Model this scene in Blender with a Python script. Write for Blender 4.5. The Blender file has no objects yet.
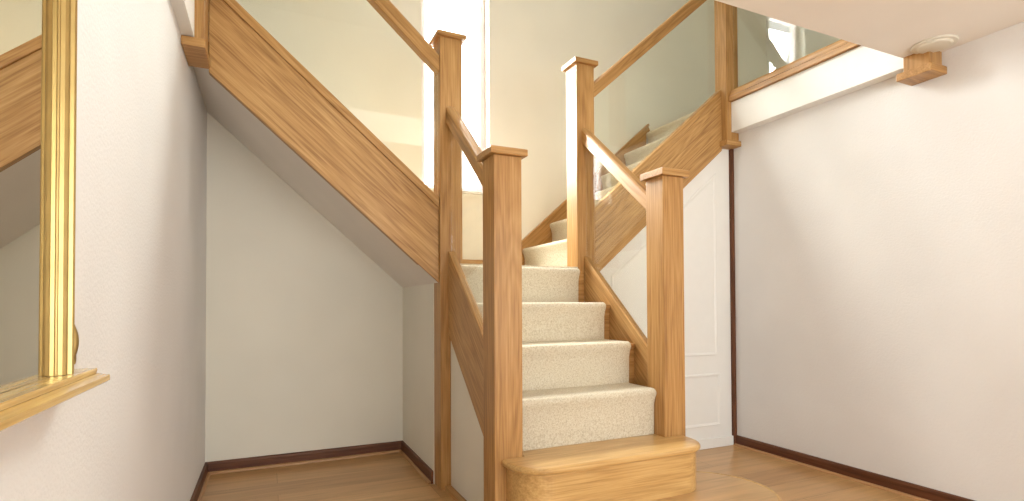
import bpy, bmesh, math, random
from mathutils import Vector, Matrix
random.seed(4)
scn = bpy.context.scene
C = scn.collection
V = Vector
H = 0.94                      # eye height above the floor; heights below are written relative to the eye, E() lifts them
PI = math.pi

# ------------------------------------------------------------------ materials
def new_mat(name):
    m = bpy.data.materials.new(name); m.use_nodes = True
    nt = m.node_tree; nt.nodes.clear()
    out = nt.nodes.new('ShaderNodeOutputMaterial')
    return m, nt, out
def N(nt, t, **kw):
    n = nt.nodes.new(t)
    for k, v in kw.items():
        if k in n.inputs: n.inputs[k].default_value = v
        else: setattr(n, k, v)
    return n
def ramp(nt, stops):
    r = nt.nodes.new('ShaderNodeValToRGB'); e = r.color_ramp.elements
    while len(e) < len(stops): e.new(0.5)
    for el, (p, c) in zip(e, stops): el.position = p; el.color = (*c, 1)
    return r

def plaster(name, col, bump=0.25, scale=170, rough=0.75, blot=0.03):
    m, nt, out = new_mat(name); L = nt.links
    p = N(nt, 'ShaderNodeBsdfPrincipled', Roughness=rough)
    p.inputs['Specular IOR Level'].default_value = 0.25
    tc = N(nt, 'ShaderNodeTexCoord')
    n1 = N(nt, 'ShaderNodeTexNoise', Scale=scale, Detail=3.0); L.new(tc.outputs['Object'], n1.inputs['Vector'])
    n2 = N(nt, 'ShaderNodeTexNoise', Scale=2.2, Detail=2.0); L.new(tc.outputs['Object'], n2.inputs['Vector'])
    r = ramp(nt, [(0.3, tuple(c*(1-blot) for c in col)), (0.7, tuple(min(1, c*(1+blot)) for c in col))])
    L.new(n2.outputs['Fac'], r.inputs['Fac']); L.new(r.outputs['Color'], p.inputs['Base Color'])
    b = N(nt, 'ShaderNodeBump', Strength=bump, Distance=0.004); L.new(n1.outputs['Fac'], b.inputs['Height'])
    L.new(b.outputs['Normal'], p.inputs['Normal']); L.new(p.outputs[0], out.inputs[0])
    return m

def oak(name, lo, mid, hi, rough=0.40, bold=1.0, coat=0.06):
    """Oak: grain runs along each board's own local X."""
    m, nt, out = new_mat(name); L = nt.links
    p = N(nt, 'ShaderNodeBsdfPrincipled', Roughness=rough)
    p.inputs['Coat Weight'].default_value = coat; p.inputs['Specular IOR Level'].default_value = 0.35; p.inputs['Coat Roughness'].default_value = 0.22
    tc = N(nt, 'ShaderNodeTexCoord'); oi = N(nt, 'ShaderNodeObjectInfo')
    off = N(nt, 'ShaderNodeVectorMath', operation='SCALE'); off.inputs[0].default_value = (3.1, 7.7, 5.3)
    L.new(oi.outputs['Random'], off.inputs['Scale'])
    add = N(nt, 'ShaderNodeVectorMath', operation='ADD'); L.new(tc.outputs['Object'], add.inputs[0]); L.new(off.outputs[0], add.inputs[1])
    # slow warp gives cathedral figure
    mp = N(nt, 'ShaderNodeMapping'); mp.inputs['Scale'].default_value = (0.75, 7.0, 7.0); L.new(add.outputs[0], mp.inputs['Vector'])
    nz = N(nt, 'ShaderNodeTexNoise', Scale=1.0, Detail=2.0, Roughness=0.45); L.new(mp.outputs[0], nz.inputs['Vector'])
    mul = N(nt, 'ShaderNodeMath', operation='MULTIPLY'); mul.inputs[1].default_value = 13.0*bold
    L.new(nz.outputs['Fac'], mul.inputs[0])
    fr = N(nt, 'ShaderNodeMath', operation='PINGPONG'); fr.inputs[1].default_value = 0.5; L.new(mul.outputs[0], fr.inputs[0])
    fr2 = N(nt, 'ShaderNodeMath', operation='MULTIPLY'); fr2.inputs[1].default_value = 2.0; L.new(fr.outputs[0], fr2.inputs[0])
    # fine fibres
    mp2 = N(nt, 'ShaderNodeMapping'); mp2.inputs['Scale'].default_value = (4.0, 150.0, 150.0); L.new(add.outputs[0], mp2.inputs['Vector'])
    nf = N(nt, 'ShaderNodeTexNoise', Scale=1.0, Detail=3.0, Roughness=0.6); L.new(mp2.outputs[0], nf.inputs['Vector'])
    mp3 = N(nt, 'ShaderNodeMapping'); mp3.inputs['Scale'].default_value = (1.0, 14.0, 14.0); L.new(add.outputs[0], mp3.inputs['Vector'])
    nb = N(nt, 'ShaderNodeTexNoise', Scale=1.0, Detail=2.0); L.new(mp3.outputs[0], nb.inputs['Vector'])
    a1 = N(nt, 'ShaderNodeMath', operation='MULTIPLY_ADD'); a1.inputs[1].default_value = 0.11; a1.inputs[2].default_value = 0.0
    L.new(fr2.outputs[0], a1.inputs[0])
    a2 = N(nt, 'ShaderNodeMath', operation='MULTIPLY_ADD'); a2.inputs[1].default_value = 0.62; L.new(nf.outputs['Fac'], a2.inputs[0]); L.new(a1.outputs[0], a2.inputs[2])
    a3 = N(nt, 'ShaderNodeMath', operation='MULTIPLY_ADD'); a3.inputs[1].default_value = 0.28; L.new(nb.outputs['Fac'], a3.inputs[0]); L.new(a2.outputs[0], a3.inputs[2])
    r = ramp(nt, [(0.33, lo), (0.505, mid), (0.68, hi)])
    L.new(a3.outputs[0], r.inputs['Fac']); L.new(r.outputs['Color'], p.inputs['Base Color'])
    b = N(nt, 'ShaderNodeBump', Strength=0.22, Distance=0.002); L.new(nf.outputs['Fac'], b.inputs['Height'])
    L.new(b.outputs['Normal'], p.inputs['Normal']); L.new(p.outputs[0], out.inputs[0])
    return m

def plank_floor(name, tones, rough=0.28):
    m, nt, out = new_mat(name); L = nt.links
    p = N(nt, 'ShaderNodeBsdfPrincipled', Roughness=rough)
    tc = N(nt, 'ShaderNodeTexCoord')
    br = N(nt, 'ShaderNodeTexBrick'); br.offset = 0.37; br.offset_frequency = 2; br.squash = 1.0
    br.inputs['Scale'].default_value = 1.0; br.inputs['Brick Width'].default_value = 1.15
    br.inputs['Row Height'].default_value = 0.19; br.inputs['Mortar Size'].default_value = 0.0012
    br.inputs['Color1'].default_value = (*tones[0], 1); br.inputs['Color2'].default_value = (*tones[1], 1)
    br.inputs['Mortar'].default_value = (tones[0][0]*.62, tones[0][1]*.55, tones[0][2]*.5, 1)
    L.new(tc.outputs['Object'], br.inputs['Vector'])
    mp = N(nt, 'ShaderNodeMapping'); mp.inputs['Scale'].default_value = (1.6, 22, 22); L.new(tc.outputs['Object'], mp.inputs['Vector'])
    nz = N(nt, 'ShaderNodeTexNoise', Scale=1.0, Detail=4.0, Roughness=0.6); nz.inputs['Distortion'].default_value = 0.6
    L.new(mp.outputs[0], nz.inputs['Vector'])
    r = ramp(nt, [(0.25, (.62, .58, .52)), (0.5, (.93, .93, .93)), (0.75, (1.12, 1.12, 1.12))]); L.new(nz.outputs['Fac'], r.inputs['Fac'])
    mx = N(nt, 'ShaderNodeMix', data_type='RGBA', blend_type='MULTIPLY'); mx.inputs['Factor'].default_value = 0.85
    L.new(br.outputs['Color'], mx.inputs['A']); L.new(r.outputs['Color'], mx.inputs['B'])
    L.new(mx.outputs['Result'], p.inputs['Base Color']); L.new(p.outputs[0], out.inputs[0])
    return m

def carpet_mat():
    m, nt, out = new_mat('cream_carpet'); L = nt.links
    p = N(nt, 'ShaderNodeBsdfPrincipled', Roughness=0.95); p.inputs['Specular IOR Level'].default_value = 0.1
    p.inputs['Sheen Weight'].default_value = 0.15
    tc = N(nt, 'ShaderNodeTexCoord')
    n1 = N(nt, 'ShaderNodeTexNoise', Scale=420.0, Detail=2.0); L.new(tc.outputs['Object'], n1.inputs['Vector'])
    n2 = N(nt, 'ShaderNodeTexNoise', Scale=150.0, Detail=2.0); L.new(tc.outputs['Object'], n2.inputs['Vector'])
    mul = N(nt, 'ShaderNodeMath', operation='MULTIPLY'); L.new(n1.outputs['Fac'], mul.inputs[0]); L.new(n2.outputs['Fac'], mul.inputs[1])
    r = ramp(nt, [(0.12, (.60, .51, .35)), (0.25, (.80, .72, .55)), (0.38, (.88, .82, .68))]); L.new(mul.outputs[0], r.inputs['Fac'])
    b = N(nt, 'ShaderNodeBump', Strength=0.8, Distance=0.006); L.new(n1.outputs['Fac'], b.inputs['Height'])
    L.new(r.outputs['Color'], p.inputs['Base Color']); L.new(b.outputs['Normal'], p.inputs['Normal']); L.new(p.outputs[0], out.inputs[0])
    return m

def plain(name, col, rough=0.5, metal=0.0, noise=0.04, bump=0.0):
    m, nt, out = new_mat(name); L = nt.links
    p = N(nt, 'ShaderNodeBsdfPrincipled', Roughness=rough, Metallic=metal)
    tc = N(nt, 'ShaderNodeTexCoord')
    n1 = N(nt, 'ShaderNodeTexNoise', Scale=14.0, Detail=3.0); L.new(tc.outputs['Object'], n1.inputs['Vector'])
    r = ramp(nt, [(0.3, tuple(c*(1-noise) for c in col)), (0.7, tuple(min(1, c*(1+noise)) for c in col))])
    L.new(n1.outputs['Fac'], r.inputs['Fac']); L.new(r.outputs['Color'], p.inputs['Base Color'])
    if bump:
        n3 = N(nt, 'ShaderNodeTexNoise', Scale=60.0, Detail=3.0); L.new(tc.outputs['Object'], n3.inputs['Vector'])
        b = N(nt, 'ShaderNodeBump', Strength=bump, Distance=0.002); L.new(n3.outputs['Fac'], b.inputs['Height']); L.new(b.outputs['Normal'], p.inputs['Normal'])
    L.new(p.outputs[0], out.inputs[0])
    return m

def clear_glass(name, tint=(.975, .985, .965), ior=1.5, boost=1.0):
    m, nt, out = new_mat(name); L = nt.links
    tr = N(nt, 'ShaderNodeBsdfTransparent'); tr.inputs['Color'].default_value = (*tint, 1)
    gl = N(nt, 'ShaderNodeBsdfGlossy', Roughness=0.0); gl.inputs['Color'].default_value = (1, 1, 1, 1)
    lw = N(nt, 'ShaderNodeLayerWeight'); lw.inputs['Blend'].default_value = 0.5
    pw = N(nt, 'ShaderNodeMath', operation='POWER'); pw.inputs[1].default_value = 5.0; L.new(lw.outputs['Facing'], pw.inputs[0])
    mu = N(nt, 'ShaderNodeMath', operation='MULTIPLY_ADD'); mu.inputs[1].default_value = 0.95*boost; mu.inputs[2].default_value = 0.04*boost; L.new(pw.outputs[0], mu.inputs[0])
    mx = N(nt, 'ShaderNodeMixShader'); L.new(mu.outputs[0], mx.inputs[0]); L.new(tr.outputs[0], mx.inputs[1]); L.new(gl.outputs[0], mx.inputs[2])
    L.new(mx.outputs[0], out.inputs[0])
    return m

M = {}
M['wall'] = plaster('wall_vinyl_paint', (.80, .785, .775), bump=0.45, scale=120)
M['wall_smooth'] = plaster('cream_plaster', (.80, .760, .655), bump=0.06, scale=90)
M['upper'] = plaster('upper_cream_plaster', (.79, .775, .70), bump=0.05, scale=90)
M['ceiling'] = plaster('ceiling_paint', (.84, .785, .72), bump=0.08, scale=60)
M['white'] = plain('white_gloss_paint', (.84, .82, .78), rough=0.38, noise=0.01)
M['pvc'] = plain('shaded_window_plastic', (.66, .57, .56), rough=0.35, noise=0.01)  # white frame plastic, darkened so its colour carries the jamb's shade
M['oak'] = oak('oiled_oak', (.29, .138, .040), (.44, .230, .074), (.55, .320, .122))
M['oak_string'] = oak('oiled_oak_wide_board', (.28, .135, .042), (.46, .252, .088), (.58, .350, .142), bold=1.25)
M['oak_pale'] = oak('oak_veneer_step', (.44, .25, .085), (.58, .35, .130), (.68, .45, .19), bold=0.9, rough=0.28, coat=.2)
M['brown'] = oak('dark_stained_skirting', (.075, .024, .009), (.12, .040, .015), (.17, .062, .025), rough=0.55)
M['bead'] = oak('oak_beading', (.36, .18, .07), (.46, .25, .11), (.55, .32, .15))
M['floor'] = plank_floor('oak_plank_floor', ((.50, .275, .110), (.62, .375, .165)))
M['floor_pale'] = plank_floor('oak_plank_platform', ((.62, .385, .165), (.70, .46, .22)))
M['carpet'] = carpet_mat()
M['glass'] = clear_glass('balustrade_glass')
M['pane'] = clear_glass('window_pane', tint=(.97, .98, .97))
M['gold'] = plain('gilt_metal', (.52, .38, .15), rough=0.34, metal=1.0, noise=0.10, bump=0.05)
M['gold_sill'] = oak('gilded_wood_sill', (.50, .30, .08), (.66, .43, .14), (.80, .58, .24), rough=0.2, coat=0.6)
M['mirror'] = plain('silvered_mirror', (.80, .78, .70), rough=0.0, metal=1.0, noise=0.0)
M['plastic'] = plain('pale_plastic', (.74, .70, .60), rough=0.45, noise=0.01)

# ------------------------------------------------------------------ mesh helpers
def E(x, y, z): return V((x, y, z + H))      # eye-relative height to world
def link(name, bm, mat, mtx, parent=None, smooth=False):
    bmesh.ops.recalc_face_normals(bm, faces=bm.faces)
    if bm.calc_volume(signed=True) < 0: bmesh.ops.reverse_faces(bm, faces=bm.faces)
    me = bpy.data.meshes.new(name); bm.to_mesh(me); bm.free()
    me.materials.append(M[mat])
    if smooth:
        for p in me.polygons: p.use_smooth = True
    o = bpy.data.objects.new(name, me); C.objects.link(o)
    if parent is not None:
        o.parent = parent
        base = V((0, 0, 0)); q = parent
        while q is not None: base += q.location if q.rotation_euler.to_matrix() == Matrix.Identity(3) else V((0, 0, 0)); q = q.parent
        pm = world_of(parent)
        o.matrix_basis = pm.inverted() @ mtx
    else:
        o.matrix_basis = mtx
    return o
def world_of(o):
    m = o.matrix_basis.copy(); q = o.parent
    while q is not None: m = q.matrix_basis @ m; q = q.parent
    return m

def solid(name, mat, pts, thick, grain, parent=None, bevel=0.003, seg=2, smooth=False):
    """Extrude the planar world polygon pts by the vector thick. Local X of the object follows grain."""
    pts = [V(p) for p in pts]; thick = V(thick)
    ex = V(grain).normalized(); ey = thick.normalized()
    if abs(ex.dot(ey)) > 0.9:
        ey = ex.orthogonal().normalized()
    ey = (ey - ex*ey.dot(ex)).normalized(); ez = ex.cross(ey)
    o = sum(pts, V((0, 0, 0)))/len(pts)
    R = Matrix((ex, ey, ez)).transposed().to_4x4(); mt = Matrix.Translation(o) @ R; inv = mt.inverted()
    bm = bmesh.new()
    a = [bm.verts.new(inv @ p) for p in pts]; b = [bm.verts.new(inv @ (p+thick)) for p in pts]
    bm.faces.new(a); bm.faces.new(list(reversed(b)))
    n = len(a)
    for i in range(n): bm.faces.new((a[i], b[i], b[(i+1) % n], a[(i+1) % n]))
    bmesh.ops.recalc_face_normals(bm, faces=bm.faces)
    if bevel > 0:
        es = [e for e in bm.edges if e.calc_face_angle(0) > 0.5]
        bmesh.ops.bevel(bm, geom=es, offset=bevel, segments=seg, affect='EDGES', profile=0.6, clamp_overlap=True)
    return link(name, bm, mat, mt, parent, smooth)

def box(name, mat, x0, x1, y0, y1, z0, z1, grain=(1, 0, 0), parent=None, bevel=0.003, seg=2):
    g = V(grain)
    return solid(name, mat, [E(x0, y0, z0), E(x1, y0, z0), E(x1, y0, z1), E(x0, y0, z1)], (0, y1-y0, 0), g, parent, bevel, seg) if abs(g.y) < .5 else \
        solid(name, mat, [E(x0, y0, z0), E(x0, y1, z0), E(x0, y1, z1), E(x0, y0, z1)], (x1-x0, 0, 0), g, parent, bevel, seg)

def wall_holes(name, mat, axis, pos, thick, a0, a1, z0, z1, holes=()):
    """Wall slab in plane axis=pos with rectangular openings (a0,a1,z0,z1)."""
    bm = bmesh.new()
    As = sorted({a0, a1, *[h[0] for h in holes], *[h[1] for h in holes]}); Zs = sorted({z0, z1, *[h[2] for h in holes], *[h[3] for h in holes]})
    def solidcell(i, j):
        if i < 0 or j < 0 or i >= len(As)-1 or j >= len(Zs)-1: return False
        ca, cz = (As[i]+As[i+1])/2, (Zs[j]+Zs[j+1])/2
        return not any(h[0] < ca < h[1] and h[2] < cz < h[3] for h in holes)
    def P(a, d, z): return E(pos+d, a, z) if axis == 'X' else E(a, pos+d, z)
    cache = {}
    def vt(*k):
        if k not in cache: cache[k] = bm.verts.new(P(*k))
        return cache[k]
    for i in range(len(As)-1):
        for j in range(len(Zs)-1):
            if not solidcell(i, j): continue
            A0, A1, B0, B1 = As[i], As[i+1], Zs[j], Zs[j+1]
            for d in (0, thick): bm.faces.new((vt(A0, d, B0), vt(A1, d, B0), vt(A1, d, B1), vt(A0, d, B1)))
            for (di, dj, q) in ((-1, 0, ((A0, B0), (A0, B1))), (1, 0, ((A1, B0), (A1, B1))), (0, -1, ((A0, B0), (A1, B0))), (0, 1, ((A0, B1), (A1, B1)))):
                if not solidcell(i+di, j+dj):
                    bm.faces.new((vt(q[0][0], 0, q[0][1]), vt(q[1][0], 0, q[1][1]), vt(q[1][0], thick, q[1][1]), vt(q[0][0], thick, q[0][1])))
    return struct(link(name, bm, mat, Matrix.Identity(4)))

def struct(o): o['kind'] = 'structure'; return o
def thing(name, loc, label, cat, group=None):
    o = bpy.data.objects.new(name, None); C.objects.link(o); o.empty_display_size = 0.05
    o.location = loc; return tag(o, label, cat, group)
def tag(o, label, cat, group=None):
    o['label'] = label; o['category'] = cat
    if group: o['group'] = group
    return o

# ------------------------------------------------------------------ dimensions (metres, heights relative to the eye)
XL, XR = -0.315, 2.845            # hall side walls
YB = 3.455                        # wall behind the stair
FL = -0.94; PLAT = -0.79; T1 = -0.595
CE = 1.163                        # hall ceiling
YC = 1.525                        # where the hall ceiling stops and the stairwell opens
UP = 1.375                        # upper floor level
TOP = 3.55
LX0, LX1 = 0.80, 0.92             # left pair of newels
RX0, RX1 = 1.615, 1.735           # right pair of newels
NF0, NF1 = 1.90, 2.02             # front pair
NB0, NB1 = 2.63, 2.75             # rear pair
LC, RC = 0.86, 1.675              # centre planes of the lower balustrades
REAR = -2.4

# ------------------------------------------------------------------ room shell
struct(box('floor', 'floor', -2.0, 4.4, REAR, YB+.15, FL-.1, FL, bevel=0))
wall_holes('wall_left', 'wall', 'X', XL, -0.12, REAR, YB, FL, CE+.02)
wall_holes('wall_right', 'wall', 'X', XR, 0.12, REAR, YB, FL, CE+.02)
WIN = (0.925, 1.408, 0.775, 2.75)
wall_holes('wall_back', 'wall_smooth', 'Y', YB, 0.16, -1.95, 4.4, FL, TOP, [WIN])
wall_holes('wall_front', 'wall', 'Y', REAR, -0.12, XL-.12, XR+.12, FL, CE+.02, [(-.25, 2.78, -.86, 1.10)])
# ceiling of the hall = slab under the upper floor
struct(box('ceiling', 'ceiling', -1.95, 4.4, REAR-.12, YC, CE, UP-.012, bevel=0))
# upper storey
struct(box('floor_upper_right', 'carpet', XR+.001, 4.4, YC, YB, CE, UP, bevel=0))
struct(box('floor_upper_left', 'carpet', -1.95, XL-.001, YC, YB, CE, UP, bevel=0))
wall_holes('wall_upper_right', 'upper', 'X', 4.15, 0.12, -1.6, YB, UP-.1, TOP)
wall_holes('wall_upper_left', 'upper', 'X', -1.75, -0.12, -1.6, YB, UP-.1, TOP)
wall_holes('wall_upper_front', 'upper', 'Y', -1.6, -0.12, -1.95, 4.4, UP-.1, TOP)
# upper ceiling with an opening for an added rooflight above the treads
def roof():
    bm = bmesh.new()
    xs = [-1.95, .65, 1.95, 4.4]; ys = [-1.75, 1.65, 2.65, YB+.16]
    for i in range(3):
        for j in range(3):
            if i == 1 and j == 1: continue
            for z in (TOP, TOP+.12):
                bm.faces.new([bm.verts.new(E(x, y, z)) for x, y in ((xs[i], ys[j]), (xs[i+1], ys[j]), (xs[i+1], ys[j+1]), (xs[i], ys[j+1]))])
    for i in (1,):
        c = [(xs[i], ys[1]), (xs[i+1], ys[1]), (xs[i+1], ys[2]), (xs[i], ys[2])]
        for k in range(4):
            a, b = c[k], c[(k+1) % 4]
            bm.faces.new([bm.verts.new(E(a[0], a[1], TOP)), bm.verts.new(E(b[0], b[1], TOP)), bm.verts.new(E(b[0], b[1], TOP+.12)), bm.verts.new(E(a[0], a[1], TOP+.12))])
    bmesh.ops.remove_doubles(bm, verts=bm.verts, dist=1e-4)
    return struct(link('ceiling_upper', bm, 'upper', Matrix.Identity(4)))
roof()

# small wall under the landing, beside the left rear newel, and wall beneath the landing on the right
struct(solid('wall_understairs', 'wall_smooth', [E(.797, NB1-.005, FL), E(.797, YB, FL), E(.797, YB, .13), E(.797, NB1-.005, .13)], (.06, 0, 0), (0, 1, 0), bevel=0))

# sloping soffit under the left flight
def zs_left(x):  return 0.125 + 0.885*(0.785-x)       # underside line of the left string
struct(solid('ceiling_soffit', 'ceiling', [E(.797, 2.665, zs_left(.797)-.0), E(XL, 2.665, zs_left(XL)), E(XL, 2.665, zs_left(XL)+.03), E(.797, 2.665, zs_left(.797)+.03)], (0, YB-2.665, 0), (0, 1, 0), bevel=0))

# skirtings
def skirting(name, p0, p1, inward):
    p0 = V(p0); p1 = V(p1); n = V(inward)
    prof = [(0, 0), (.014, 0), (.014, .052), (.011, .062), (.004, .066), (0, .066)]
    d = (p1-p0)
    o = solid(name, 'brown', [p0 + n*a + V((0, 0, b)) for a, b in prof], d, d, bevel=0)
    struct(o)
    q = p0 + n*.014
    solid('beading', 'bead', [q + n*a + V((0, 0, b)) for a, b in ((0, 0), (.013, 0), (.0115, .007), (.007, .0115), (0, .013))], d, d, parent=o, bevel=0)
    return o
skirting('baseboard_back', E(XL, YB, FL), E(.797, YB, FL), (0, -1, 0))
skirting('baseboard_left', E(XL, REAR, FL), E(XL, YB, FL), (1, 0, 0))
skirting('baseboard_right', E(XR, 2.665, FL), E(XR, REAR, FL), (-1, 0, 0))
skirting('baseboard_understairs', E(.797, YB, FL), E(.797, NB1, FL), (-1, 0, 0))
struct(box('trim_1', 'brown', 2.822, 2.845, 2.635, 2.667, FL, 1.05, grain=(0, 0, 1), bevel=.002))

# ------------------------------------------------------------------ window in the back wall
wy = YB + .105
win = struct(bpy.data.objects.new('window_1', None)); C.objects.link(win); win.location = E(1.166, wy, WIN[2])
def wbox(n, x0, x1, z0, z1, y0=wy-.03, y1=wy+.03): return box(n, 'pvc', x0, x1, y0, y1, z0, z1, grain=(0, 0, 1), parent=win, bevel=.004)
x0, x1, z0, z1 = WIN
wbox('frame_jamb', x0, x0+.042, z0+.0, z1); wbox('frame_jamb', x1-.042, x1, z0, z1)
wbox('frame_rail', x0+.042, x1-.042, z0, z0+.045); wbox('frame_rail', x0+.042, x1-.042, z1-.045, z1)
box('pane', 'pane', x0+.04, x1-.04, wy-.004, wy+.004, z0+.04, z1-.04, parent=win, bevel=0)
box('window_board', 'white', x0-.03, x1+.03, YB-.022, wy-.03, z0-.014, z0+.004, parent=win, bevel=.004)
# unseen glazed screen behind the camera and rooflight, added to light the interior
def pane_window(name, mat, x0, x1, y0, y1, z0, z1, n, bars):
    w = struct(bpy.data.objects.new(name, None)); C.objects.link(w); w.location = E((x0+x1)/2, (y0+y1)/2, z0)
    t = .05
    if n == 'Y':
        for a, b in ((x0, x0+t), (x1-t, x1)): box('frame_jamb', 'pvc', a, b, y0, y1, z0, z1, (0, 0, 1), w)
        for a, b in ((z0, z0+t), (z1-t, z1)): box('frame_rail', 'pvc', x0+t, x1-t, y0, y1, a, b, (1, 0, 0), w)
        for b in bars: box('glazing_bar', 'pvc', b-.02, b+.02, y0, y1, z0+t, z1-t, (0, 0, 1), w)
        box('pane', 'pane', x0+t, x1-t, (y0+y1)/2-.004, (y0+y1)/2+.004, z0+t, z1-t, parent=w, bevel=0)
    else:
        for a, b in ((x0, x0+t), (x1-t, x1)): box('frame_jamb', 'pvc', a, b, y0, y1, z0, z1, (0, 1, 0), w)
        for a, b in ((y0, y0+t), (y1-t, y1)): box('frame_rail', 'pvc', x0+t, x1-t, a, b, z0, z1, (1, 0, 0), w)
        box('pane', 'pane', x0+t, x1-t, y0+t, y1-t, (z0+z1)/2-.004, (z0+z1)/2+.004, parent=w, bevel=0)
pane_window('added_window_2', 'pvc', -.25, 2.78, REAR-.08, REAR-.03, -.86, 1.10, 'Y', (0.76, 1.77))  # added, sized wide to fill the hall with light
pane_window('added_rooflight', 'pvc', .65, 1.95, 1.65, 2.65, TOP+.03, TOP+.08, 'Z', ())  # added overhead to throw daylight onto the treads

# ------------------------------------------------------------------ newel posts
def cap_mesh(x0, x1, y0, y1, z0, z1, parent, name='cap', over=.018):
    a, b, c, d = x0-over, x1+over, y0-over, y1+over
    bm = bmesh.new(); h = (z1-z0)
    rings = [(0.002, 0), (0, .002), (0, h*.86), (.0025, h*.96), (.006, h)]
    cx, cy = (a+b)/2, (c+d)/2; vs = []
    for ins, hh in rings:
        vs.append([bm.verts.new((x, y, hh)) for x, y in ((a+ins-cx, c+ins-cy), (b-ins-cx, c+ins-cy), (b-ins-cx, d-ins-cy), (a+ins-cx, d-ins-cy))])
    for r0, r1 in zip(vs, vs[1:]):
        for i in range(4): bm.faces.new((r0[i], r0[(i+1) % 4], r1[(i+1) % 4], r1[i]))
    bm.faces.new(vs[0]); bm.faces.new(vs[-1])
    return link(name, bm, 'oak', Matrix.Translation(E(cx, cy, z0)), parent)
def newel(x0, x1, y0, y1, z0, z1, capz, label, group=None, bevel=.005):
    t = thing('newel_post', E((x0+x1)/2, (y0+y1)/2, z0), label, 'newel post', group)
    box('shaft', 'oak', x0, x1, y0, y1, z0, z1, (0, 0, 1), t, bevel=bevel, seg=3)
    if capz: cap_mesh(x0, x1, y0, y1, z1, capz, t)
    return t
newel(LX0-.008, LX1-.008, NF0, NF1, FL, .583, .612, 'tall square oak newel post at the left front of the stairs, nearest the camera')
newel(RX0, RX1, NF0, NF1, PLAT, .580, .612, 'square oak newel post with flat cap rising from the right end of the bottom step')
newel(LX0, LX1, NB0, NB1, FL, 1.381, 1.406, 'tall oak newel post in front of the bright window, where the left flight begins')
newel(RX0, RX1, NB0, NB1, .05, 1.394, 1.422, 'tall oak newel post at the foot of the right flight, its left face brightly lit')

def drop_newel(x0, x1, y0, y1, neck, z_bot, label):
    """Upper post whose foot hangs below the floor edge and ends in a square plinth."""
    t = thing('newel_post', E((x0+x1)/2, (y0+y1)/2, z_bot), label, 'newel post')
    box('shaft', 'oak', x0, x1, y0, y1, z_bot+.035, 2.42, (0, 0, 1), t, bevel=.004)
    a = min(.03, 1)
    X0, X1 = (x0-.022, x1) if x0 > 1 else (x0, x1+.007)
    X0 = max(X0, 2.708) if x0 > 1 else X0
    box('plinth', 'oak', X0, X1, y0-.02, y1+.02, z_bot, z_bot+.036, (1, 0, 0), t, bevel=.004)
    cap_mesh(x0, x1, y0, y1, 2.42, 2.45, t)
    return t
drop_newel(2.738, 2.843, 2.590, 2.69, 0, 1.036, 'oak newel post at the top of the right flight against the right wall')
drop_newel(-.3145, -.237, 2.468, 2.648, 0, 1.036, 'oak newel post topping the left flight, its square foot against the left wall')
drop_newel(2.742, 2.843, 1.412, 1.523, 0, 1.052, 'oak post whose square foot hangs below the ceiling edge by the right wall')

# ------------------------------------------------------------------ lower flight
RISE = .195
NOSE_Z = {1: T1, 2: -.385, 3: -.183, 4: .010, 5: .205}
NOSE_Y = {2: 1.950, 3: 2.135, 4: 2.345, 5: 2.600}
def zt(y): return .232 + .862*(y-2.575)               # top edge of the lower strings

flight = thing('stair_flight', E(1.265, 2.2, PLAT), 'bottom oak flight rising between the two front newels, with a rounded bottom step', 'stairs')
def lower_string(x0, x1):
    y0, y1 = NF1+.0006, NB0-.0006
    d = .43
    pts = [(y0, zt(y0)), (y1, zt(y1)), (y1, zt(y1)-d), (y0, zt(y0)-d)]
    s = solid('string', 'oak_string', [E(x0, y, z) for y, z in pts], (x1-x0, 0, 0), (0, 1, .862), flight, bevel=.006, seg=3)
    return s
lower_string(.842, .878); lower_string(1.656, 1.693)

def bullnose(name, mat, z0, z1, xa, xb, yf, yb, r, parent, mode='solid', bevel=.0, grain=(1, 0, 0)):
    """Step outline with quarter-round front corners."""
    pts = [(xa, yb)]
    n = 14
    for i in range(n+1):
        a = PI + (PI/2)*i/n
        pts.append((xa+r + r*math.cos(a), yf+r + r*math.sin(a)))
    for i in range(n+1):
        a = 1.5*PI + (PI/2)*i/n
        pts.append((xb-r + r*math.cos(a), yf+r + r*math.sin(a)))
    pts += [(xb, NF0-.001), (RX0-.001, NF0-.001), (RX0-.001, yb), (LX1+.001, yb), (LX1+.001, NF0-.001)]
    pts[0] = (xa, NF0-.001)
    return solid(name, mat, [E(x, y, z0) for x, y in pts], (0, 0, z1-z0), grain, parent, bevel=0)
bs = bullnose('bullnose_riser', 'oak_pale', PLAT+.0005, T1-.0275, .842, 1.712, 1.738, 1.985, .125, flight)
# tread with a rounded nosing
def nosed_tread(xa, xb, yf, yb, r, z0, z1, parent):
    bm = bmesh.new(); h = z1-z0; rings = []
    steps = 7
    for k in range(steps+1):
        t = PI*k/steps; ins = (h/2)*(1-math.sin(t)); z = z0 + h/2 - (h/2)*math.cos(t)
        pts = []
        n = 14
        rr_ = r-ins
        pts.append((xa+ins, NF0-.001))
        for i in range(n+1):
            a = PI + (PI/2)*i/n; pts.append((xa+r + rr_*math.cos(a), yf+r + rr_*math.sin(a)))
        for i in range(n+1):
            a = 1.5*PI + (PI/2)*i/n; pts.append((xb-r + rr_*math.cos(a), yf+r + rr_*math.sin(a)))
        pts += [(xb-ins, NF0-.001), (RX0-.001, NF0-.001), (RX0-.001, yb), (LX1+.001, yb), (LX1+.001, NF0-.001)]
        rings.append([bm.verts.new(E(x, y, z)) for x, y in pts])
    for a, b in zip(rings, rings[1:]):
        m = len(a)
        for i in range(m): bm.faces.new((a[i], a[(i+1) % m], b[(i+1) % m], b[i]))
    bm.faces.new(rings[0]); bm.faces.new(rings[-1])
    return link('bullnose_tread', bm, 'oak_pale', Matrix.Identity(4), parent, smooth=False)
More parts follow.
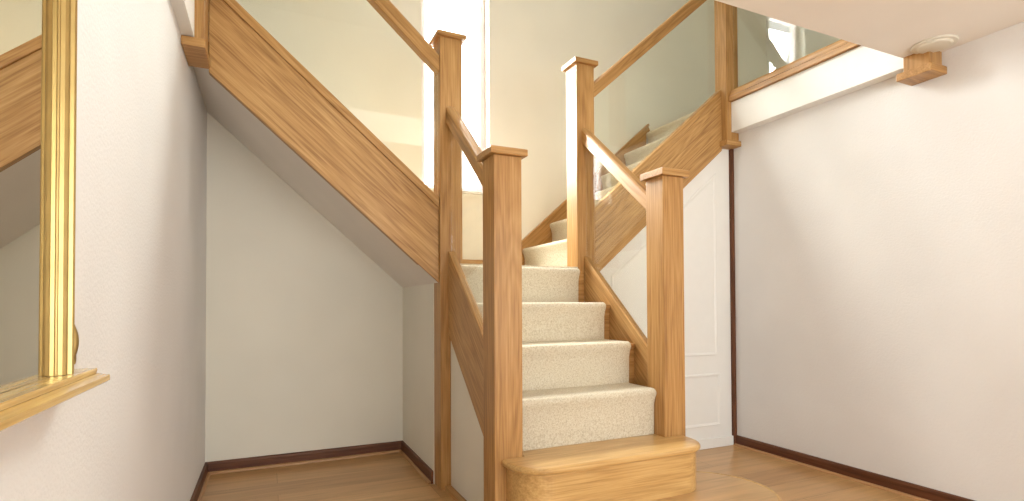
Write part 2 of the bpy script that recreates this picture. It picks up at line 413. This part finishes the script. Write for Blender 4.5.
nosed_tread(.820, 1.722, 1.712, 1.99, .14, T1-.027, T1, flight)
IX0, IX1 = .8785, 1.6555
for k in (2, 3, 4, 5):
    zt_, zb = NOSE_Z[k], NOSE_Z[k-1]
    ye = min(NOSE_Y[k+1]+.032, 2.626) if k < 5 else 2.626
    xa_, xb_ = (LX1+.002, RX0-.002) if k == 2 else (IX0, IX1)
    box('tread', 'oak', xa_, xb_, NOSE_Y[k]+.025, ye, zt_-.034, zt_-.012, (1, 0, 0), flight, bevel=.004)
    box('riser', 'oak', xa_, xb_, NOSE_Y[k]+.034, min(NOSE_Y[k]+.050, 2.626), zb+(0.001 if k==2 else -.011), zt_-.036, (1, 0, 0), flight, bevel=.002)

def carpet(name, axis, noses, a0, a1, end, thick, start_z, label, direction=1, lim=lambda q: None):
    """Fitted carpet following risers, rounded nosings and treads. noses = [(run, z)] of each nosing front."""
    prof = []                               # outer line, from the foot upward
    r = .021
    prof.append((noses[0][0]+.020, start_z))
    for i, (q, z) in enumerate(noses):
        base = start_z if i == 0 else noses[i-1][1]
        prof.append((q+.020, base+.004)); 
        prof.append((q+.017, z-.075)); prof.append((q+.011, z-.050))
        for k in range(8):
            a = PI*1.12 - (PI*.62)*k/7
            prof.append((q+r + r*math.cos(a), z-r + r*math.sin(a)))
        nq = noses[i+1][0] if i+1 < len(noses) else end
        prof.append((q+.05, z))
        for br in (2.021, RX1+.001, 2.720):
            if q+.06 < br < nq and ((axis == 'X') == (br == 2.021)):
                prof.append((br-.0004, z)); prof.append((br+.0004, z))
        prof.append((nq+.020 if i+1 < len(noses) else nq, z))
    # inner line: offset inward
    inner = []
    for i, (q, z) in enumerate(prof):
        p = prof[max(0, i-1)]; n = prof[min(len(prof)-1, i+1)]
        tx, tz = n[0]-p[0], n[1]-p[1]; L = math.hypot(tx, tz) or 1
        inner.append((q + tz/L*thick, z - tx/L*thick))
    bm = bmesh.new()
    W = [(a0, .004), (a0+.006, 0.0), (a1-.006, 0.0), (a1, .004)]
    def P(a, q, z):
        return E(a, q, z) if axis == 'X' else E(q*direction if direction == 1 else 2*1.265-q, a, z)
    def cl(a, q):                 # keep the rounded edge while the width steps round a newel
        l = lim(q)
        if not l: return a
        if a < (a0+a1)/2: return max(a0, l[0]) + (a-a0)
        return min(a1, l[1]) - (a1-a)
    cols = []
    for a, ins in W:
        oc = []
        for i, (q, z) in enumerate(prof):
            iq, iz = inner[i]; f = ins/thick
            aa = cl(a, q)
            oc.append(bm.verts.new(P(aa, q+(iq-q)*f, z+(iz-z)*f)))
        cols.append(oc)
    inn = [[bm.verts.new(P(cl(a, prof[i][0]), q, z)) for i, (q, z) in enumerate(inner)] for a in (a0, a1)]
    for c0, c1 in zip(cols, cols[1:]):
        for i in range(len(prof)-1): bm.faces.new((c0[i], c0[i+1], c1[i+1], c1[i]))
    for i in range(len(prof)-1):
        bm.faces.new((cols[0][i], inn[0][i], inn[0][i+1], cols[0][i+1]))
        bm.faces.new((cols[-1][i], cols[-1][i+1], inn[1][i+1], inn[1][i]))
        bm.faces.new((inn[0][i], inn[1][i], inn[1][i+1], inn[0][i+1]))
    for i in (0, len(prof)-1):
        bm.faces.new([c[i] for c in cols] + [inn[1][i], inn[0][i]])
    o = link(name, bm, 'carpet', Matrix.Identity(4), smooth=True)
    o.data.set_sharp_from_angle(angle=math.radians(42))
    return tag(o, label, 'carpet')

carpet('stair_carpet', 'X', [(NOSE_Y[k], NOSE_Z[k]) for k in (2, 3, 4, 5)], IX0+.001, IX1-.001, 2.626, .009, T1+.0005,
       'cream speckled carpet fitted over the four bottom steps between the front newels', lim=lambda q: (LX1+.001 if q < 2.021 else .8795, RX0-.001))

# curved oak platform under the bottom step
def platform():
    t = .275; cy = 1.72; xa, xb = 1.17, 1.69
    pts = []
    for i in range(25):
        a = -PI/2 + PI*i/24; pts.append((xb + t*math.cos(a), cy + t*math.sin(a)))
    for i in range(25):
        a = PI/2 + PI*i/24; pts.append((xa + t*math.cos(a)*.9, cy + t*math.sin(a)))
    o = solid('platform_step', 'floor_pale', [E(x, y, FL) for x, y in pts], (0, 0, PLAT-FL), (1, 0, 0), bevel=0)
    tag(o, 'low round-ended oak platform on the floor beneath the bottom stair', 'step')
    bm = bmesh.new(); n = len(pts); rings = []
    c = V(((xa+xb)/2, cy))
    for i in range(n):
        p = V(pts[i]); a = V(pts[i-1]); b = V(pts[(i+1) % n]); d = (b-a).normalized(); nn = V((-d.y, d.x))
        rings.append([bm.verts.new(E(p.x+nn.x*q, p.y+nn.y*q, PLAT+h)) for q, h in ((-.0045, -.010), (-.0045, -.003), (-.001, .0015), (.004, .0022), (.011, .0008), (.012, -.002))])
    for i in range(n):
        a, b = rings[i], rings[(i+1) % n]
        for j in range(5): bm.faces.new((a[j], a[j+1], b[j+1], b[j]))
    link('edge_strip', bm, 'oak_pale', Matrix.Identity(4), o)
    return o
platform()

# panel below the left lower string, with its trims
pnl = thing('side_panel', E(LC, 2.33, FL), 'cream panel enclosing the left side of the bottom flight between two newels', 'panel')
ya, yb = NF1+.0015, NB0-.0015
solid('panel', 'wall_smooth', [E(LC-.006, ya, FL), E(LC-.006, yb, FL), E(LC-.006, yb, zt(yb)-.44), E(LC-.006, ya, zt(ya)-.44)], (.012, 0, 0), (0, 1, 0), pnl, bevel=0)
box('bottom_trim', 'oak', LC-.040, LC-.006, ya, yb, FL, FL+.022, (0, 1, 0), pnl, bevel=.003)

# ------------------------------------------------------------------ landing between the flights
struct(solid('floor_landing', 'carpet', [E(x, y, .16) for x, y in ((.922, 2.627), (1.613, 2.627), (1.613, 2.752), (1.66, 2.752), (1.66, YB), (.86, YB), (.86, 2.752), (.922, 2.752))], (0, 0, .045), (1, 0, 0), bevel=0))

# ------------------------------------------------------------------ upper flights (mirror images about x = 1.265)
NX = [1.645, 1.868, 2.090, 2.312, 2.532, 2.752]
NZ = [.400, .595, .790, .985, 1.180, 1.375]
MID = 1.2675
def up_flight(side, label, clabel):
    s = 1 if side == 'R' else -1
    def X(x): return x if s == 1 else 2*MID - x
    f = thing('stair_flight', E(X(2.25), 3.05, .2), label, 'stairs')
    y0, y1 = (2.634, 2.688) if s == 1 else (2.652, 2.688)
    xa, xb = (RX1+.0006, 2.7374) if s == 1 else (LX0-.0006, -.2364)
    if s == 1: top = lambda x: .6030 + .862*(x-1.7834); bot = lambda x: .2005 + .850*(x-1.78)
    else:      top = lambda x: .5572 + .862*(.7915-x);  bot = lambda x: .1371 + .875*(.7722-x)
    pts = [(xa, top(xa)-.052), (xb, top(xb)-.052), (xb, bot(xb)), (xa, bot(xa))]
    g = (s, 0, .862)
    solid('string', 'oak_string', [E(x, y0, z) for x, z in pts], (0, y1-y0, 0), g, f, bevel=.003)
    if s == -1:       # grooved base rail planted on top of the string
        pts = [(xa, top(xa)), (xb, top(xb)), (xb, top(xb)-.052), (xa, top(xa)-.052)]
        solid('base_rail', 'oak', [E(x, y0-.010, z) for x, z in pts], (0, y1-y0+.020, 0), g, f, bevel=.004)
    else:
        pts = [(xa, top(xa)), (xb, top(xb)), (xb, top(xb)-.052), (xa, top(xa)-.052)]
        solid('base_rail', 'oak_string', [E(x, y0, z) for x, z in pts], (0, y1-y0, 0), g, f, bevel=.004)
    # wall string along the back wall
    za = lambda x: .439 + .884*(x-1.646)
    w = [(1.50, .205), (1.50, za(1.507)), (2.775, za(2.775)), (2.795, za(2.775)-.045), (2.755, za(2.775)-.075), (2.755, 1.20), (1.62, .205)]
    solid('wall_string', 'oak', [E(X(x), YB-.022, z) for x, z in w], (0, .021, 0), g, f, bevel=.002)
    w2 = [(1.50, za(1.507)-.004), (1.50, za(1.507)+.008), (2.775, za(2.775)+.010), (2.785, za(2.775)-.004)]
    solid('wall_string_cap', 'oak', [E(X(x), YB-.030, z) for x, z in w2], (0, .029, 0), g, f, bevel=.002)
    zb = .205
    for x, z in zip(NX, NZ):
        xe = min(x + .254, 2.84)
        ys = y1 if x > RX1 else NB1+.002
        if x > 2.7: ys = 2.702
        p = sorted((X(x+.025), X(xe)))
        box('tread', 'oak', p[0], p[1], ys, YB-.023, z-.034, z-.012, (0, 1, 0), f, bevel=.003)
        p = sorted((X(x+.034), X(x+.05)))
        box('riser', 'oak', p[0], p[1], ys, YB-.023, zb, z-.036, (0, 1, 0), f, bevel=.002)
        zb = z
    # carpet
    noses = list(zip(NX, NZ))
    c = carpet('stair_carpet', 'Y', noses if s == 1 else [(2*1.265-(2*MID-x), z) for x, z in noses], y1+.001, YB-.024, 2.84, .009, .205, clabel, direction=s,
               lim=lambda q: (NB1+.002, 9) if q < RX1+.001 else ((2.702, 9) if q > 2.720 else None))
up_flight('R', 'oak flight climbing right from the landing to the right wall', 'cream carpet on the right flight, seen through its glass balustrade')
up_flight('L', 'oak flight with broad grained string climbing left to the left wall', 'cream carpet on the left flight, mostly hidden behind its oak string')

# skirting round the landing
lk = box('landing_skirting', 'oak', 1.02, 1.50, YB-.018, YB-.001, .205, .309, (1, 0, 0), bevel=.004)
tag(lk, 'narrow oak skirting along the cream wall behind the landing', 'skirting')

# ------------------------------------------------------------------ handrails and glass
def rail(name, p0, p1, side, w, h, label, group=None):
    """Square handrail with softened top and a groove line; p0,p1 on its top centreline, plumb cut ends."""
    p0 = V(p0); p1 = V(p1); sd = V(side)
    prof = [(-w/2, -h+.004), (-w/2+.004, -h), (w/2-.004, -h), (w/2, -h+.004), (w/2, -.016), (w/2-.006, -.005), (w/2-.018, 0), (-w/2+.018, 0), (-w/2+.006, -.005), (-w/2, -.016)]
    d = p1-p0
    o = solid(name, 'oak', [p0 + sd*a + V((0, 0, b)) for a, b in prof], d, d, bevel=0)
    return tag(o, label, 'handrail', group)
rail('handrail', E(LC, NF1+.0006, .505), E(LC, NB0-.0006, 1.025), (1, 0, 0), .056, .090, 'short oak handrail between the two left newels, sloping above the bottom flight')
rail('handrail', E(RC, NF1+.0006, .505), E(RC, NB0-.0006, 1.020), (1, 0, 0), .056, .090, 'short oak handrail between the two right newels, brightly lit on its side')
rail('handrail', E(LX0, 2.67, 1.297), E(-.2364, 2.67, 1.297+1.0364*.882), (0, 1, 0), .056, .098, 'long oak handrail rising left above the glass of the left flight')
rail('handrail', E(RX1, 2.67, 1.302), E(2.7374, 2.67, 1.302+1.0024*.886), (0, 1, 0), .056, .094, 'long oak handrail rising right above the glass of the right flight')
def glass(name, pts, thick, label):
    o = solid(name, 'glass', pts, thick, (1, 0, 0), bevel=0)
    return tag(o, label, 'glass panel')
g = .004
def zr(y, z0=.505): return z0 + (y-NF1)*(.52/.61)
for xc, z1_, lb in ((LC, 1.025, 'clear glass panel between the left newels of the bottom flight'), (RC, 1.020, 'clear glass panel between the right newels of the bottom flight')):
    sl = (z1_-.505)/(NB0-NF1); a, b = NF1+.002, NB0-.002
    glass('glass_panel', [E(xc-g, a, zt(a)+.0005), E(xc-g, b, zt(b)+.0005), E(xc-g, b, .505+sl*(b-NF1)-.0905), E(xc-g, a, .505+sl*(a-NF1)-.0905)], (2*g, 0, 0), lb)
topR = lambda x: .6030 + .862*(x-1.7834); topL = lambda x: .5572 + .862*(.7915-x)
a, b = RX1+.002, 2.736
glass('glass_panel', [E(a, 2.67-g, topR(a)+.0005), E(b, 2.67-g, topR(b)+.0005), E(b, 2.67-g, 1.302+(b-RX1)*.886-.0945), E(a, 2.67-g, 1.302+(a-RX1)*.886-.0945)], (0, 2*g, 0), 'large clear glass panel along the right flight')
a, b = LX0-.002, -.2355
glass('glass_panel', [E(a, 2.67-g, topL(a)+.0005), E(b, 2.67-g, topL(b)+.0005), E(b, 2.67-g, 1.297+(LX0-b)*.882-.0985), E(a, 2.67-g, 1.297+(LX0-a)*.882-.0985)], (0, 2*g, 0), 'large clear glass panel along the left flight')

# fascias at the edges of the upper floor, with grooved oak base rail, glass and top rail
def gallery(xa, xb, xc, y0, y1, zb, lf, lr, lg, lh):
    f = box('fascia', 'white', xa, xb, y0, y1, zb, 1.326, (0, 1, 0), bevel=.002); tag(f, lf, 'fascia')
    prof = [(-.046, 0), (.046, 0), (.046, .030), (.036, .038), (.036, .062), (.026, .078), (-.026, .078), (-.036, .062), (-.036, .038), (-.046, .030)]
    r = solid('gallery_base_rail', 'oak', [E(xc+a, y0, 1.327+b) for a, b in prof], (0, y1-y0, 0), (0, 1, 0), bevel=.002); tag(r, lr, 'rail')
    glass('glass_panel', [E(xc-g, y0+.002, 1.4055), E(xc-g, y1-.002, 1.4055), E(xc-g, y1-.002, 2.21), E(xc-g, y0+.002, 2.21)], (2*g, 0, 0), lg)
    rail('handrail', E(xc, y0, 2.305), E(xc, y1, 2.305), (1, 0, 0), .056, .094, lh)
gallery(2.775, XR, 2.800, YC+.005, 2.588, 1.128, 'white painted fascia along the right gallery edge below the glass',
        'grooved oak base rail on the white fascia at upper right', 'clear glass panel of the upper right gallery, reflecting the window', 'level oak handrail over the upper right gallery glass')
gallery(XL, XL+.045, -.268, YC+.005, 2.466, 1.075, 'white fascia beside the left wall above the mirror side',
        'grooved oak base rail on the left gallery fascia', 'clear glass panel of the upper left gallery', 'level oak handrail over the upper left gallery glass')

# ------------------------------------------------------------------ cupboard door under the right flight
bR = lambda x: .2005 + .850*(x-1.78)
door = struct(bpy.data.objects.new('door_1', None)); C.objects.link(door); door.location = E(2.3, 2.66, FL)
dx0, dx1 = RX1+.01, 2.821
solid('door_panel', 'white', [E(dx0, 2.656, FL+.004), E(dx1, 2.656, FL+.004), E(dx1, 2.656, bR(dx1)-.004), E(dx0, 2.656, bR(dx0)-.004)], (0, .03, 0), (0, 0, 1), door, bevel=.002)
def moulding(name, pts):
    """Raised picture-frame moulding following a closed polygon in the door plane."""
    bm = bmesh.new(); n = len(pts); yy = 2.656
    prof = [(0, 0), (.003, -.004), (.008, -.0055), (.014, -.004), (.020, -.0015), (.022, 0)]
    rings = []
    for i in range(n):
        p0 = V(pts[i-1]); p = V(pts[i]); p1 = V(pts[(i+1) % n])
        d0 = (p-p0).normalized(); d1 = (p1-p).normalized()
        n0 = V((-d0.y, d0.x)); n1 = V((-d1.y, d1.x)); m = (n0+n1).normalized(); k = 1/max(.3, m.dot(n0))
        rings.append([bm.verts.new(E(p.x+m.x*a*k, yy+b, p.y+m.y*a*k)) for a, b in prof])
    for i in range(n):
        a, b = rings[i], rings[(i+1) % n]
        for j in range(len(prof)-1): bm.faces.new((a[j], b[j], b[j+1], a[j+1]))
    return link(name, bm, 'white', Matrix.Identity(4), door)
moulding('moulding', [(1.86, -.34), (2.70, -.34), (2.70, bR(2.70)-.115), (1.86, bR(1.86)-.10)])
moulding('moulding', [(1.86, -.80), (2.72, -.80), (2.72, -.455), (1.86, -.455)])
box('kick_board', 'white', dx0, dx1, 2.642, 2.655, FL+.001, FL+.062, (1, 0, 0), door, bevel=.002)

# ------------------------------------------------------------------ gilt mirror and its sill on the left wall
S = 1.0
mir = thing('wall_mirror', E(XL, .50, -.107), 'tall wall mirror in a ridged gilt frame on the left wall', 'mirror')
GY = 1.040                     # inner edge of the far stile
def gx(x): return x
# profile of the stile: (distance outward from the glass edge, x)
prof = [(-.002, -.3145), (-.002, -.2975), (0, -.2965), (.0012, -.2945), (.0028, -.2942), (.0038, -.2955), (.005, -.2945), (.0075, -.2895), (.0105, -.2860), (.0130, -.2845), (.0142, -.2852),
        (.0150, -.2835), (.0165, -.2800), (.0190, -.2778), (.0215, -.2785), (.0235, -.2810), (.027, -.286), (.030, -.290), (.034, -.3145)]
def frame_piece(name, y_in, sgn, z0, z1):
    solid(name, 'gold', [E(gx(x), y_in+sgn*d*S, z0) for d, x in prof], (0, 0, z1-z0), (0, 0, 1), mir, bevel=0)
zb_m, zt_m = -.1065, 1.02
frame_piece('frame_stile', GY, 1, zb_m, zt_m)
frame_piece('frame_stile', -.10, -1, zb_m, zt_m)
solid('frame_top', 'gold', [E(gx(x), -.13, zt_m + d) for d, x in prof], (0, GY+.16, 0), (0, 1, 0), mir, bevel=0)
box('glass', 'mirror', XL+.004, -.300, -.104, GY+.0015, zb_m, zt_m+.002, (0, 0, 1), mir, bevel=0)
# gilt scroll ornament on the outer edge near the foot
def scroll():
    bm = bmesh.new(); pts = []
    yc = GY + .036
    for i in range(60):
        t = i/59
        z = -.020 - .062*t
        y = yc + .002 + .008*math.sin(PI*min(1, t*1.05))**.8
        pts.append((y, z, .0045+.0035*math.sin(PI*t)))
    for i in range(40):
        a = PI/2 - i/39*PI*2.6; r = .010*(1-.6*i/39)
        pts.append((yc+.008 + r*math.cos(a)*.9, -.080 + r*math.sin(a), .0045))
    prev = None
    for y, z, rad in pts:
        ring = [bm.verts.new(E(-.290 + rad*1.4*math.cos(b), y + rad*math.sin(b), z-.006)) for b in [2*PI*k/8 for k in range(8)]]
        if prev:
            for k in range(8): bm.faces.new((prev[k], prev[(k+1) % 8], ring[(k+1) % 8], ring[k]))
        else: bm.faces.new(ring)
        prev = ring
    bm.faces.new(prev)
    return link('scroll_ornament', bm, 'gold', Matrix.Identity(4), mir, smooth=True)
scroll()
sh = thing('mirror_shelf', E(XL, .42, -.125*S), 'narrow gilded wooden shelf on the left wall under the mirror', 'shelf')
YE = 1.150; zT = -.107
solid('top_board', 'gold_sill', [E(XL+.001, -.25, zT), E(-.2700, -.25, zT), E(-.2690, -.25, zT-.003), E(-.2705, -.25, zT-.009), E(XL+.001, -.25, zT-.009)], (0, YE+.25, 0), (0, 1, 0), sh, bevel=0)
solid('lower_moulding', 'gold_sill', [E(XL+.001, -.25, zT-.0092), E(-.2690, -.25, zT-.0092), E(-.2520, -.25, zT-.0125), E(-.2515, -.25, zT-.0215), E(-.2560, -.25, zT-.025), E(-.275, -.25, zT-.031), E(XL+.001, -.25, zT-.034)], (0, YE+.25+.002, 0), (0, 1, 0), sh, bevel=0)

# pale disc fixed to the ceiling
def disc():
    t = thing('ceiling_disc', E(2.725, 1.385, CE), 'round pale disc fixed to the ceiling beside the hanging oak post foot', 'ceiling fitting')
    def lathe(name, pr, mat):
        bm = bmesh.new(); rings = []
        for r, z in pr: rings.append([bm.verts.new((r*math.cos(2*PI*k/48), r*math.sin(2*PI*k/48), z)) for k in range(48)])
        for a, b in zip(rings, rings[1:]):
            for k in range(48): bm.faces.new((a[k], a[(k+1) % 48], b[(k+1) % 48], b[k]))
        bm.faces.new(rings[0]); bm.faces.new(rings[-1])
        return link(name, bm, mat, Matrix.Translation(E(2.722, 1.382, CE)), t, smooth=False)
    lathe('backplate', [(.086, -.0005), (.086, -.005), (.083, -.008), (.070, -.008)], 'plastic')
    lathe('cover', [(.068, -.0081), (.066, -.013), (.060, -.016), (.02, -.0165)], 'plastic')
disc()

# ------------------------------------------------------------------ daylight
world = bpy.data.worlds.new('World'); scn.world = world; world.use_nodes = True
bg = world.node_tree.nodes['Background']; bg.inputs['Color'].default_value = (.97, .985, 1.0, 1); bg.inputs['Strength'].default_value = 5.4
def area(name, loc, aim, sx, sy, power, col=(1, 1, 1), portal=False):
    l = bpy.data.lights.new(name, 'AREA'); l.shape = 'RECTANGLE'; l.size = sx; l.size_y = sy; l.energy = power; l.color = col
    o = bpy.data.objects.new(name, l); C.objects.link(o); o.location = loc
    o.rotation_euler = (V(aim)-V(loc)).to_track_quat('-Z', 'Y').to_euler()
    if portal: l.cycles.is_portal = True
    return o
area('window_portal', E(1.166, YB+.22, 1.76), E(1.166, 0, 1.76), .55, 2.1, 1, portal=True)
area('hall_portal', E(1.265, REAR-.15, .12), E(1.265, 2, .12), 3.1, 2.0, 1, portal=True)
area('roof_portal', E(1.3, 2.15, TOP+.2), E(1.3, 2.15, 0), 1.4, 1.1, 1, portal=True)
# outdoor daylight arriving at the stair window
area('window_daylight', E(1.166, YB+.60, 2.0), E(1.30, 2.0, 1.2), .9, 1.6, 370, (.98, .985, .97))

# ------------------------------------------------------------------ camera
cd = bpy.data.cameras.new('camera'); cam = bpy.data.objects.new('camera', cd); C.objects.link(cam); scn.camera = cam
f = 535.48; cd.sensor_fit = 'HORIZONTAL'; cd.sensor_width = 36; cd.lens = f*36/1024
cd.shift_y = 45.17/1024; cd.clip_start = .02
yaw, pitch, roll = (math.radians(a) for a in (24.537, .9566, -.2537))
F = V((math.sin(yaw)*math.cos(pitch), math.cos(yaw)*math.cos(pitch), math.sin(pitch)))
R = V((math.cos(yaw), -math.sin(yaw), 0)); U = R.cross(F)
R2 = R*math.cos(roll)+U*math.sin(roll); U2 = -R*math.sin(roll)+U*math.cos(roll)
mt = Matrix((R2, U2, -F)).transposed().to_4x4(); mt.translation = V((0, 0, H)); cam.matrix_world = mt

scn.view_settings.view_transform = 'Standard'; scn.view_settings.look = 'None'
scn.view_settings.gamma = 1; scn.view_settings.exposure = 0.42; scn.view_settings.use_curve_mapping = False
